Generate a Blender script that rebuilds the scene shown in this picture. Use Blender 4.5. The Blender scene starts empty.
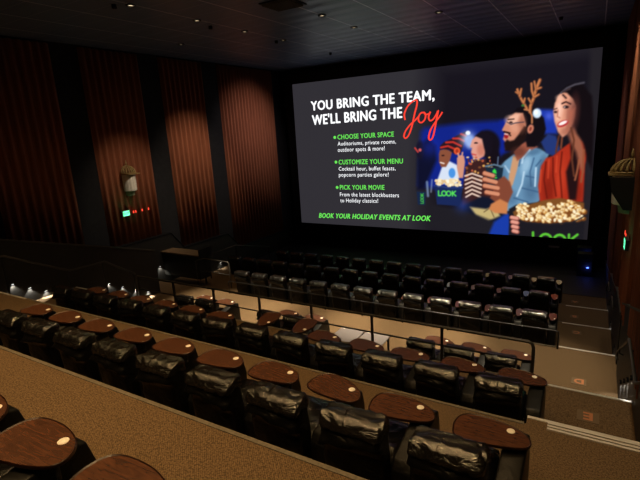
import bpy, bmesh, math, random
import numpy as np
from mathutils import Vector, Matrix, noise
random.seed(7)
C = bpy.context.scene
COL = C.collection
# ------------------------------------------------------------------ camera, world, exposure
YAW, PIT, ROL, FPX = -0.54349522, 0.23806925, -0.05997206, 457.51
fw = Vector((math.sin(YAW)*math.cos(PIT), math.cos(YAW)*math.cos(PIT), -math.sin(PIT)))
rt0 = Vector((math.cos(YAW), -math.sin(YAW), 0)); up0 = rt0.cross(fw)
rt = rt0*math.cos(ROL) + up0*math.sin(ROL); up = -rt0*math.sin(ROL) + up0*math.cos(ROL)
cd = bpy.data.cameras.new('camera'); cam = bpy.data.objects.new('camera', cd); COL.objects.link(cam)
cd.sensor_fit = 'HORIZONTAL'; cd.sensor_width = 36; cd.lens = FPX/640*36; cd.clip_start = .02; cd.clip_end = 200
cam.matrix_world = Matrix((rt, up, -fw)).transposed().to_4x4()
C.camera = cam
w = bpy.data.worlds.new('world'); C.world = w; w.use_nodes = True
w.node_tree.nodes['Background'].inputs[0].default_value = (.5, .6, .8, 1)
w.node_tree.nodes['Background'].inputs[1].default_value = .0
C.view_settings.view_transform = 'Standard'; C.view_settings.look = 'None'
C.view_settings.exposure = 0; C.view_settings.gamma = 1; C.view_settings.use_curve_mapping = False
WARM = (1, .63, .27); SEATW = (1, .66, .33)
P_REAR, P_MID, P_CROSS, P_FRONT, P_AISLE, P_WASH, P_WALL = 300, 180, 5600, 80, 240, 26, 900
SCREEN_GAIN = 1.15

# ------------------------------------------------------------------ helpers
def lin(c):
    return tuple(((v/255)/12.92 if v/255 <= .04045 else ((v/255+.055)/1.055)**2.4) for v in c)
def mat(name, col, rough=.6, metal=0, spec=.5, emit=None, es=1, coat=0):
    m = bpy.data.materials.new(name); m.use_nodes = True
    b = m.node_tree.nodes['Principled BSDF']
    b.inputs['Base Color'].default_value = (*col, 1); b.inputs['Roughness'].default_value = rough
    b.inputs['Metallic'].default_value = metal; b.inputs['Specular IOR Level'].default_value = spec
    b.inputs['Coat Weight'].default_value = coat
    if emit: b.inputs['Emission Color'].default_value = (*emit, 1); b.inputs['Emission Strength'].default_value = es
    return m
def nd(m, t, **k):
    n = m.node_tree.nodes.new(t)
    for a, v in k.items(): setattr(n, a, v)
    return n
def lk(m, a, b): m.node_tree.links.new(a, b)
def noise_mat(name, c1, c2, scale, rough=.8, bump=.2, bdist=.01, detail=4, sc3=(1,1,1), spec=.3, rr=None, coat=0):
    m = mat(name, c1, rough, spec=spec, coat=coat); b = m.node_tree.nodes['Principled BSDF']
    tc = nd(m, 'ShaderNodeTexCoord'); mp = nd(m, 'ShaderNodeMapping'); mp.inputs['Scale'].default_value = sc3
    n = nd(m, 'ShaderNodeTexNoise'); n.inputs['Scale'].default_value = scale; n.inputs['Detail'].default_value = detail
    cr = nd(m, 'ShaderNodeValToRGB'); cr.color_ramp.elements[0].position = .35; cr.color_ramp.elements[1].position = .65
    cr.color_ramp.elements[0].color = (*c1, 1); cr.color_ramp.elements[1].color = (*c2, 1)
    bp = nd(m, 'ShaderNodeBump'); bp.inputs['Strength'].default_value = bump; bp.inputs['Distance'].default_value = bdist
    lk(m, tc.outputs['Object'], mp.inputs[0]); lk(m, mp.outputs[0], n.inputs['Vector']); lk(m, n.outputs['Fac'], cr.inputs[0])
    lk(m, cr.outputs[0], b.inputs['Base Color']); lk(m, n.outputs['Fac'], bp.inputs['Height']); lk(m, bp.outputs[0], b.inputs['Normal'])
    return m
class MB:
    def __init__(s): s.bm = bmesh.new()
    def box(s, x0, x1, y0, y1, z0, z1, mi=0):
        v = [s.bm.verts.new(p) for p in ((x0,y0,z0),(x1,y0,z0),(x1,y1,z0),(x0,y1,z0),(x0,y0,z1),(x1,y0,z1),(x1,y1,z1),(x0,y1,z1))]
        for f in ((0,3,2,1),(4,5,6,7),(0,1,5,4),(1,2,6,5),(2,3,7,6),(3,0,4,7)):
            s.bm.faces.new([v[i] for i in f]).material_index = mi
        return s
    def prism(s, pts, axis, a, b, mi=0):           # pts in the other two axes, extruded a..b along axis
        def P(p, t):
            return {0:(t,p[0],p[1]), 1:(p[0],t,p[1]), 2:(p[0],p[1],t)}[axis]
        A = [s.bm.verts.new(P(p,a)) for p in pts]; B = [s.bm.verts.new(P(p,b)) for p in pts]; n = len(pts)
        s.bm.faces.new(A[::-1]).material_index = mi; s.bm.faces.new(B).material_index = mi
        for i in range(n): s.bm.faces.new((A[i],A[(i+1)%n],B[(i+1)%n],B[i])).material_index = mi
        return s
    def tube(s, pts, r, n=8, mi=0, closed_ends=True):
        pts = [Vector(p) for p in pts]; rings = []
        for i, p in enumerate(pts):
            d = ((pts[i]-pts[i-1]).normalized() if i else Vector()) + ((pts[i+1]-pts[i]).normalized() if i < len(pts)-1 else Vector())
            d.normalize(); ref = Vector((0,0,1)) if abs(d.z) < .9 else Vector((0,1,0))
            a = d.cross(ref).normalized(); b = d.cross(a).normalized()
            rr = r[i] if isinstance(r, (list, tuple)) else r
            k = 1
            if 0 < i < len(pts)-1: k = 1
            rings.append([s.bm.verts.new(p + (a*math.cos(t*2*math.pi/n)+b*math.sin(t*2*math.pi/n))*rr*k) for t in range(n)])
        for A, B in zip(rings, rings[1:]):
            # align rings
            o = min(range(n), key=lambda q: (A[0].co-B[q].co).length)
            for t in range(n):
                f = s.bm.faces.new((A[t],A[(t+1)%n],B[(t+1+o)%n],B[(t+o)%n])); f.smooth = True; f.material_index = mi
        if closed_ends: s.bm.faces.new(rings[0]); s.bm.faces.new(rings[-1][::-1])
        return s
    def lathe(s, prof, c=(0,0,0), n=20, a0=0, a1=2*math.pi, mi=0):
        full = abs(a1-a0-2*math.pi) < 1e-6; m = n if full else n+1; R = []
        for r, z in prof:
            R.append([s.bm.verts.new((c[0]+r*math.cos(a0+(a1-a0)*i/n), c[1]+r*math.sin(a0+(a1-a0)*i/n), c[2]+z)) for i in range(m)])
        for A, B in zip(R, R[1:]):
            for i in range(n): f = s.bm.faces.new((A[i],A[(i+1)%m],B[(i+1)%m],B[i])); f.smooth = True; f.material_index = mi
        return s
    def bevel(s, w, seg=2):
        bmesh.ops.remove_doubles(s.bm, verts=s.bm.verts, dist=1e-6)
        bmesh.ops.bevel(s.bm, geom=list(s.bm.edges), offset=w, segments=seg, affect='EDGES', profile=.5, clamp_overlap=True)
        return s
    def build(s, name, m, parent=None, smooth=False, loc=None):
        bmesh.ops.recalc_face_normals(s.bm, faces=s.bm.faces)
        me = bpy.data.meshes.new(name); s.bm.to_mesh(me); s.bm.free()
        for x in (m if isinstance(m, (list, tuple)) else [m]): me.materials.append(x)
        if smooth:
            for p in me.polygons: p.use_smooth = True
        o = bpy.data.objects.new(name, me); COL.objects.link(o)
        if parent: o.parent = parent
        if loc: o.location = loc
        return o
def softbox(x0, x1, y0, y1, z0, z1, bev=.04, cuts=10, amp=.006, freq=9, seed=0, sc=(1,1,1), shear=0, puff=0.0, subs=None):
    """rounded, slightly wrinkled upholstered block"""
    mb = MB(); bm = mb.bm
    mb.box(x0, x1, y0, y1, z0, z1)
    bmesh.ops.subdivide_edges(bm, edges=bm.edges[:], cuts=cuts, use_grid_fill=True)
    cx, cy, cz = (x0+x1)/2, (y0+y1)/2, (z0+z1)/2; hx, hy, hz = (x1-x0)/2, (y1-y0)/2, (z1-z0)/2
    bev = min(bev, hx, hy, hz)
    bm.normal_update()
    for v in bm.verts:
        p = v.co - Vector((cx, cy, cz))
        q = Vector((max(-hx+bev, min(hx-bev, p.x)), max(-hy+bev, min(hy-bev, p.y)), max(-hz+bev, min(hz-bev, p.z))))
        d = p - q
        if d.length > 1e-7: p = q + d.normalized()*bev
        p = p + Vector((p.x/hx*puff*(1-(p.z/hz)**2), p.y/hy*puff*(1-(p.x/hx)**2)*(1-(p.z/hz)**2), p.z/hz*puff*(1-(p.x/hx)**2)))
        v.co = p + Vector((cx, cy, cz))
    bm.normal_update()
    for v in bm.verts:
        s = Vector((v.co.x*sc[0], v.co.y*sc[1], v.co.z*sc[2]))*freq + Vector((seed*7.3, seed*3.1, 0))
        n1 = noise.noise(s); n2 = 1-abs(noise.noise(s*2.1+Vector((5,5,5))))*2.2
        v.co += v.normal*amp*(n1*1.1+n2*.6)
        v.co.y += shear*(v.co.z-z0)
    return mb
def tag(o, label=None, cat=None, group=None, kind=None):
    if label: o['label'] = label
    if cat: o['category'] = cat
    if group: o['group'] = group
    if kind: o['kind'] = kind
    return o
def empty(name, loc, rz=0, label=None, cat=None, group=None):
    o = bpy.data.objects.new(name, None); COL.objects.link(o); o.location = loc; o.rotation_euler.z = rz; o.empty_display_size = .1
    return tag(o, label, cat, group)
def copy_tree(o, parent=None):
    c = o.copy(); COL.objects.link(c)
    if parent: c.parent = parent
    for ch in list(KIDS.get(o.name, [])):
        d = copy_tree(ch, c); KIDS.setdefault(c.name, []).append(d)
    return c
KIDS = {}
def reg(parent, *ch):
    for c in ch: KIDS.setdefault(parent.name, []).append(c)
def struct(o): o['kind'] = 'structure'; return o

# ------------------------------------------------------------------ materials
def carpet_mat():
    m = noise_mat('carpet', lin((82,67,49)), lin((126,103,77)), 70, .95, .35, .01, 3, spec=.1)
    b = m.node_tree.nodes['Principled BSDF']
    # woven loop rows
    tc = nd(m, 'ShaderNodeTexCoord'); wv = nd(m, 'ShaderNodeTexWave'); wv.bands_direction = 'DIAGONAL'
    wv.inputs['Scale'].default_value = 30; wv.inputs['Distortion'].default_value = 3; wv.inputs['Detail'].default_value = 2; wv.inputs['Detail Scale'].default_value = 6
    mx = nd(m, 'ShaderNodeMix'); mx.data_type = 'RGBA'; mx.blend_type = 'MULTIPLY'; mx.inputs[0].default_value = .35
    src = b.inputs['Base Color'].links[0].from_socket
    lk(m, tc.outputs['Object'], wv.inputs['Vector']); lk(m, src, mx.inputs[6]); lk(m, wv.outputs['Color'], mx.inputs[7]); lk(m, mx.outputs[2], b.inputs['Base Color'])
    return m
CARPET = carpet_mat()
BLACKW = noise_mat('black_painted_wall', (.006,.006,.007), (.010,.010,.011), 6, .8, .05)
WAINS = noise_mat('dark_wall_board', (.009,.0085,.0075), (.013,.012,.010), 4, .55, .05)
RISER = noise_mat('dark_riser', (.012,.010,.009), (.02,.017,.014), 20, .8)
EDGE = noise_mat('rubber_edge', lin((92,86,74)), lin((112,104,90)), 30, .5, .1)
ALU = mat('aluminium', (.72,.70,.66), .4, .35)
BLKMET = mat('black_metal', (.018,.018,.02), .4, .6)
GREYMET = mat('worn_metal', (.055,.052,.047), .5, .5)
def leather(name, c=(.0045,.0042,.0038), rough=.22, bs=.8, sp=.9):
    m = mat(name, c, rough, spec=sp); b = m.node_tree.nodes['Principled BSDF']
    tc = nd(m, 'ShaderNodeTexCoord'); mp = nd(m, 'ShaderNodeMapping'); mp.inputs['Scale'].default_value = (1,1,1.6); mp.inputs['Rotation'].default_value = (.3,.5,.4)
    n = nd(m, 'ShaderNodeTexNoise'); n.inputs['Scale'].default_value = 6; n.inputs['Detail'].default_value = 4; n.inputs['Roughness'].default_value = .5; n.inputs['Distortion'].default_value = 1.2
    n2 = nd(m, 'ShaderNodeTexNoise'); n2.inputs['Scale'].default_value = 160
    mx = nd(m, 'ShaderNodeMath', operation='MULTIPLY_ADD'); mx.inputs[1].default_value = .05
    bp = nd(m, 'ShaderNodeBump'); bp.inputs['Strength'].default_value = bs; bp.inputs['Distance'].default_value = .03
    lk(m, tc.outputs['Object'], mp.inputs[0]); lk(m, mp.outputs[0], n.inputs['Vector']); lk(m, tc.outputs['Object'], n2.inputs['Vector'])
    lk(m, n2.outputs['Fac'], mx.inputs[0]); lk(m, n.outputs['Fac'], mx.inputs[2]); lk(m, mx.outputs[0], bp.inputs['Height']); lk(m, bp.outputs[0], b.inputs['Normal'])
    return m
LEATHER = leather('black_leather')
LEATHER2 = leather('black_leather_console', (.004,.0038,.0035), .46, .25, .28)
LEATHER3 = leather('black_leather_back', (.003,.0028,.0026), .34, .3, .35)
PLASTIC = mat('black_plastic', (.01,.01,.011), .35)
CREAM = mat('cream_badge', lin((250,246,236)), .35)
INK = mat('badge_ink', lin((120,100,70)), .5)
def wood_mat(name, c1, c2):
    m = mat(name, c1, .26, spec=.5, coat=.35); b = m.node_tree.nodes['Principled BSDF']
    tc = nd(m, 'ShaderNodeTexCoord'); mp = nd(m, 'ShaderNodeMapping'); mp.inputs['Scale'].default_value = (2.2,12,4); mp.inputs['Rotation'].default_value = (0,0,.5)
    n = nd(m, 'ShaderNodeTexNoise'); n.inputs['Scale'].default_value = 2.2; n.inputs['Detail'].default_value = 6; n.inputs['Distortion'].default_value = 1.5
    cr = nd(m, 'ShaderNodeValToRGB'); cr.color_ramp.elements[0].position = .2; cr.color_ramp.elements[1].position = .8
    cr.color_ramp.elements[0].color = (*c1, 1); cr.color_ramp.elements[1].color = (*c2, 1)
    lk(m, tc.outputs['Object'], mp.inputs[0]); lk(m, mp.outputs[0], n.inputs['Vector']); lk(m, n.outputs['Fac'], cr.inputs[0]); lk(m, cr.outputs[0], b.inputs['Base Color'])
    return m
WOOD = wood_mat('walnut_laminate', lin((50,30,21)), lin((98,62,42)))
CURTAIN = noise_mat('rust_pleated_fabric', lin((134,80,54)), lin((156,94,64)), 30, .85, .1, .01, 3, (1,1,.05))
GREYTOP = mat('grey_laminate', lin((122,117,120)), .4)

# ------------------------------------------------------------------ room shell
XL, XR, YB, YF, ZC, ZB = -14.25, .80, -3.0, 20.8, 3.0, -7.2
T0, T1, T2, TC, F1, F2, F3 = -2.36, -3.17, -3.98, -5.13, -5.47, -5.80, -6.10
E0, E1, E2, EC, G1, G2 = 2.38, 4.70, 7.05, 10.81, 13.14, 15.36
AX0, AX1 = -.42, .70        # right aisle
SX = -10.25                 # left end of the rear rows; stairs run between here and LX
LX = -12.5
f = MB()
def tier(x0, x1, y0, y1, z): f.box(x0, x1, y0, y1, z-.14, z)
f.prism([(YB,-1.55),(YB,ZB),(YF,ZB),(YF,F3),(G2,F3),(G2,F2),(G1,F2),(G1,F1),(EC,F1),(EC,TC),(E2,TC),(E2,T2),(E1,T2),(E1,T1),(E0,T1),(E0,T0),(.05,T0),(.05,-1.55)], 0, XL, AX0)
# right aisle with its steps
ST = []
def steps(x0, x1, ytop, ztop, zbot, n, run=.28):
    r = (ztop-zbot)/n; out = []
    for i in range(1, n):
        out.append((x0, x1, ytop+run*(i-1), ytop+run*i, ztop-r*i, r))
    return out
stairs = []
RA = [(.05,-1.55,T0,4),(E0,T0,T1,4),(4.84,T1,T2,4),(7.03,T2,TC,6),(10.86,TC,F1,2),(13.1,F1,F2,2),(15.3,F2,F3,2)]
prev = YB; prof = [(YB,ZB)]
for y, zt, zb, n in RA:
    prof.append((prev, zt)) if prev == YB else None
    prof.append((y, zt)); r = (zt-zb)/n
    for i in range(1, n):
        prof.append((y+.28*(i-1), zt-r*i)); prof.append((y+.28*i, zt-r*i))
    prof.append((y+.28*(n-1), zb)); prev = y
prof += [(YF,F3),(YF,ZB)]
f.prism(prof, 0, AX0, XR)
floor = struct(f.build('floor', CARPET))
# left stairs filling between rear rows and the left parapet
def stairfill(y, zt, zb, n, x0, x1, nm):
    m = MB(); r = (zt-zb)/n
    for i in range(1, n): m.box(x0, x1, y, y+.28*i, zt-r*(i+1) if i < n-1 else zb, zt-r*i)
    return struct(m.build(nm, CARPET))
for i, (y, zt, zb, n) in enumerate([(E0,T0,T1,4),(E1,T1,T2,4),(E2,T2,TC,6)]): stairfill(y+.002, zt, zb, n, LX+.02, SX-.02, 'floor')
for i, (y, zt, zb, n) in enumerate([(EC,TC,F1,2),(G1,F1,F2,2),(G2,F2,F3,2)]): stairfill(y+.002, zt, zb, n, -14.0, -12.75, 'floor')
struct(MB().box(XL-.1, XR+.1, YB, YF, ZC, ZC+.1).build('ceiling', None or (lambda: None)() or CARPET))
def ceil_mat():
    m = mat('ceiling_tile', (.05,.052,.058), .38, spec=.7); b = m.node_tree.nodes['Principled BSDF']
    tc = nd(m, 'ShaderNodeTexCoord'); sp = nd(m, 'ShaderNodeSeparateXYZ'); lk(m, tc.outputs['Object'], sp.inputs[0])
    def line(o, per, wd):
        a = nd(m, 'ShaderNodeMath', operation='DIVIDE'); a.inputs[1].default_value = per
        fr = nd(m, 'ShaderNodeMath', operation='FRACT'); c = nd(m, 'ShaderNodeMath', operation='LESS_THAN'); c.inputs[1].default_value = wd/per
        lk(m, sp.outputs[o], a.inputs[0]); lk(m, a.outputs[0], fr.inputs[0]); lk(m, fr.outputs[0], c.inputs[0]); return c.outputs[0]
    a = line('X', 1.335, .03); c = line('Y', .68, .02)
    k = nd(m, 'ShaderNodeMath', operation='MULTIPLY'); k.inputs[1].default_value = .25; lk(m, c, k.inputs[0])
    mx = nd(m, 'ShaderNodeMath', operation='MAXIMUM'); lk(m, a, mx.inputs[0]); lk(m, k.outputs[0], mx.inputs[1])
    cm = nd(m, 'ShaderNodeMix'); cm.data_type = 'RGBA'; cm.inputs[6].default_value = (.12,.18,.30,1); cm.inputs[7].default_value = (.75,.8,.9,1)
    wv = nd(m, 'ShaderNodeTexWave'); wv.bands_direction = 'Y'; wv.inputs['Scale'].default_value = .235*2; wv.inputs['Distortion'].default_value = .6; lk(m, tc.outputs['Object'], wv.inputs['Vector'])
    bp = nd(m, 'ShaderNodeBump'); bp.inputs['Strength'].default_value = .35; bp.inputs['Distance'].default_value = .05; lk(m, wv.outputs['Fac'], bp.inputs['Height']); lk(m, bp.outputs[0], b.inputs['Normal'])
    lk(m, mx.outputs[0], cm.inputs[0]); lk(m, cm.outputs[2], b.inputs['Base Color'])
    return m
bpy.data.objects['ceiling'].data.materials.clear(); bpy.data.objects['ceiling'].data.materials.append(ceil_mat())
struct(MB().box(XL-.2, XL, YB, YF, ZB, ZC).build('wall_left', BLACKW))
struct(MB().box(XR, XR+.2, YB, YF, ZB, ZC).build('wall_right', BLACKW))
struct(MB().box(XL, XR, YF, YF+.2, ZB, ZC).build('wall_front', BLACKW))
struct(MB().box(XL, XR, YB-.2, YB, ZB, ZC).build('wall_back', BLACKW))
struct(MB().box(XL, XR, 17.2, YF, F3+.001, F3+.012).build('floor', mat('black_stage_floor', (.008,.008,.008), .7)))
# edge strips of the tiers
n_ = 0
def trim(mb, m):
    global n_; n_ += 1; return struct(mb.build('trim_%d' % n_, m))
for y, z, x0, x1 in ((E0,T0,SX,AX0-.02),(E1,T1,SX,AX0-.02),(E2,T2,SX,AX0-.02),(EC,TC,-10.2,AX0-.02),(G1,F1,-12.7,AX0-.02),(G2,F2,-12.7,AX0-.02)):
    trim(MB().box(x0, x1, y-.028, y+.012, z-.05, z+.008), EDGE)
    trim(MB().box(x0, x1, y+.003, y+.018, z-.8 if y < 8 else z-.3, z-.05), RISER)
# step nosings
def nosings(lst, x0, x1):
    for y, zt, zb, n in lst:
        r = (zt-zb)/n
        for i in range(n): trim(MB().box(x0, x1, y+.28*i-.035, y+.28*i+.008, zt-r*i-.03, zt-r*i+.008), ALU)
nosings(RA[2:], AX0+.0, AX1)
nosings([(E0,T0,T1,4),(E1,T1,T2,4),(E2,T2,TC,6)], LX+.03, SX-.03)
nosings([(EC,TC,F1,2),(G1,F1,F2,2),(G2,F2,F3,2)], -13.9, -12.8)
for k in range(3): trim(MB().box(AX0+.2, AX1, 4.84-.165+.05*k, 4.84-.135+.05*k, T1, T1+.016), ALU)
# parapets beside both aisles
def parapet(x0, x1, pts, name, m=WAINS): return struct(MB().prism(pts, 0, x0, x1).build(name, m))
def capline(x0, x1, pts, m): 
    mb = MB(); pr = [(y, z+.035) for y, z in pts] + [(y, z) for y, z in reversed(pts)]
    mb.prism(pr, 0, x0, x1); return trim(mb, m)
parapet(LX-.15, LX, [(YB,.2),(YB,-3.6),(2,-4.0),(9.9,-5.13),(9.9,-3.66),(2.1,-1.15)], 'wall_parapet_left')
capline(LX-.2, LX+.03, [(2.1,-1.15),(9.92,-3.66)], GREYMET)
parapet(AX1, AX1+.1, [(YB,.3),(YB,-3),(4,-4.5),(10.1,-5.4),(10.1,-3.67),(2.0,-.95)], 'wall_parapet_right')
capline(AX1-.02, AX1+.12, [(2.0,-.95),(10.12,-3.67)], GREYMET)
parapet(AX1, AX1+.1, [(10.45,-5.8),(20.7,-6.3),(20.7,-5.78),(11.9,-4.05),(10.45,-4.0)], 'wall_parapet_right')
capline(AX1-.02, AX1+.12, [(10.45,-4.0),(11.9,-4.05),(20.7,-5.78)], GREYMET)
# stepped wainscot below the curtains on both side walls
for (xa, xb, ca, cb) in ((XL, XL+.22, XL, XL+.25), (XR-.1, XR, XR-.12, XR)):
    pts = [(YB,-4),(YB,-1.6),(6.1,-2.6),(8.9,-3.62),(12.0,-3.62),(12.6,-4.35),(15.2,-4.38),(16.0,-5.2),(YF-.05,-5.25),(YF-.05,-7),(9,-6.8)]
    if xa == XL: struct(MB().prism(pts, 0, xa, xb).build('wall_wainscot_left', WAINS)); capline(ca, cb, pts[1:9], BLKMET)

# ------------------------------------------------------------------ curtains (pleated wall panels)
def curtain(x, sgn, y0, y1, z0, z1, label, pitch):
    mb = MB(); bm = mb.bm; n = int((y1-y0)/pitch); sub = 8; N = n*sub; A = []; B = []
    for i in range(N+1):
        y = y0+(y1-y0)*i/N; t = (i % sub)/sub
        d = .012+.105*(.5-.5*math.cos(2*math.pi*t))**1.1
        A.append(bm.verts.new((x+sgn*d, y, z0))); B.append(bm.verts.new((x+sgn*d, y, z1)))
    for i in range(N): ff = bm.faces.new((A[i],A[i+1],B[i+1],B[i])); ff.smooth = True
    for (L1, zz) in ((A, z0), (B, z1)):
        a = bm.verts.new((x, y0, zz)); b = bm.verts.new((x, y1, zz)); bm.faces.new([a]+L1+[b])
    o = mb.build('pleated_curtain', CURTAIN); tag(o, label, 'curtain', 'pleated curtains along the side walls')
for y0, y1, z0, t in ((.1,2.35,-1.9,None),(3.2,5.45,-2.2,None),(6.35,8.6,-3.3,'rust pleated curtain, leftmost seen, sunk in shadow left of the fluted speaker'),
        (9.5,11.75,-3.60,'rust pleated curtain carrying the fluted speaker and lit exit sign'),(12.65,14.9,-4.33,'narrow rust pleated curtain between exit sign curtain and widest curtain'),
        (15.8,19.75,-5.18,'widest rust pleated curtain, on left wall nearest the screen')):
    if t: curtain(XL, 1, y0, y1, z0, 2.93, t, .25 if y0 < 15 else .21)
for y0, y1, z0, t in ((6.35,8.6,-3.6,'rust pleated curtain at the right edge of the picture beside handrail'),(9.5,11.75,-3.9,'rust pleated curtain behind the right wall speaker'),
        (12.65,14.9,-4.4,'dark rust pleated curtain just beyond the right wall speaker'),(15.8,19.75,-5.2,'rust pleated curtain on right wall beside the screen edge')):
    curtain(XR, -1, y0, y1, z0, 2.93, t, .25)

# ------------------------------------------------------------------ ceiling lights
LENS = mat('warm_lens', (.9,.8,.6), .4, emit=(1,.78,.48), es=1.6)
def spot(name, loc, power, ang, col=WARM, parent=None, blend=.7, rad=.06, rot=None):
    l = bpy.data.lights.new(name, 'SPOT'); l.energy = power; l.color = col; l.spot_size = math.radians(ang); l.spot_blend = blend; l.shadow_soft_size = rad
    o = bpy.data.objects.new(name, l); COL.objects.link(o); o.location = loc
    if rot: o.rotation_euler = rot
    if parent: o.parent = parent
    return o
SPOTS = []
ring = None
COOL = (1, .82, .55)
def downlight(x, y, power, ang, label, col=WARM):
    r = empty('ceiling_downlight', (x, y, ZC), 0, label, 'ceiling light', 'recessed downlights in the ceiling')
    MB().lathe([(.075,-.001),(.11,-.001),(.115,-.012),(.10,-.03),(.075,-.03),(.075,-.001)], n=20).build('trim_ring', GREYMET, r)
    MB().lathe([(.0001,-.006),(.074,-.006),(.074,-.001),(.0001,-.001)], n=16).build('lens', LENS, r)
    if power: spot('lamp_light', (0,0,-.045), power, ang, col, parent=r)
vis = {(-9.36,7.76):'ceiling downlight highest in view, above left seats', (-9.36,9.84):'ceiling downlight near top centre left, second from the top of its line',
 (-12.07,11.82):'ceiling downlight nearest the left wall curtains', (-9.36,11.82):'ceiling downlight between the left wall one and the black ceiling vent',
 (-9.36,13.87):'ceiling downlight closest to the left top corner of the screen', (-6.65,11.82):'ceiling downlight just right of the black ceiling vent',
 (-6.69,13.87):'ceiling downlight above the headline words on the screen', (-4.05,13.90):'ceiling downlight farthest right, high above the screen middle', (-6.69,9.86):'ceiling downlight cut by the top edge beside the ceiling vent'}
for (x, y), t in vis.items():
    downlight(x, y, P_CROSS if y > 8 and y < 10 else P_FRONT, 36 if y < 10 else 62, t, COOL if 8 < y < 10 else WARM)
for x in (-9.36,-6.69,-4.05,-1.35):
    for y, pw in ((-.3,P_REAR),(2.3,P_REAR),(5.2,P_MID)):
        downlight(x, y, pw, 95, 'recessed ceiling downlight over the rear seat rows outside the view')
for x in (-4.05,-1.35): downlight(x, 9.84, P_CROSS*(1 if x < -2 else .4), 36, 'recessed ceiling downlight over the cross aisle outside the view', COOL)
for x, y in ((.1,6.3),(.1,9.2),(.1,13.4)): downlight(x, y, P_AISLE, 60, 'recessed ceiling downlight over the right aisle outside the view', COOL)
for i, y in enumerate((7.5, 10.6, 13.8, 17.6)):              # washer lamps added just under the ceiling to brighten the curtains
    for x, sx, lab in ((-9.6, -1, 'left'), (-1.2, 1, 'right')):
        r = empty('added_washer', (x, y, ZC), 0, 'small black spotlight added under the ceiling to brighten the %s wall curtains' % lab, 'ceiling light', 'added spotlights brightening the side curtains')
        MB().lathe([(.0001,-.09),(.05,-.09),(.055,-.08),(.055,-.001),(.0001,-.001)], n=14).build('added_lamp_can', BLKMET, r)
        tgt = Vector((sx*(4.6 if sx < 0 else 1.9), 0, (-6,-6,-4.8,-3.4)[i] if sx < 0 else -6)); spot('lamp_light', (sx*.03,0,-.10), P_WALL*(.02,.9,1.0,.72)[i]*(1 if sx < 0 else .1), (50,48,52,66)[i], (1,.80,.62) if i < 3 else (1,.82,.84), r, 1, .05, tgt.to_track_quat('-Z','Y').to_euler())
r = empty('ceiling_vent', (-6.75, 10.1, ZC), 0, 'black square ceiling vent at the top edge of the view', 'ceiling vent')
MB().box(-.42,.42,-.42,.42,-.03,-.001).build('frame', BLKMET, r)
v = MB()
for i in range(8): v.prism([(-.36+.09*i,-.03),(-.34+.09*i,-.03),(-.30+.09*i,-.07),(-.32+.09*i,-.07)], 0, -.38, .38)
v.build('louver', GREYMET, r)

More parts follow.
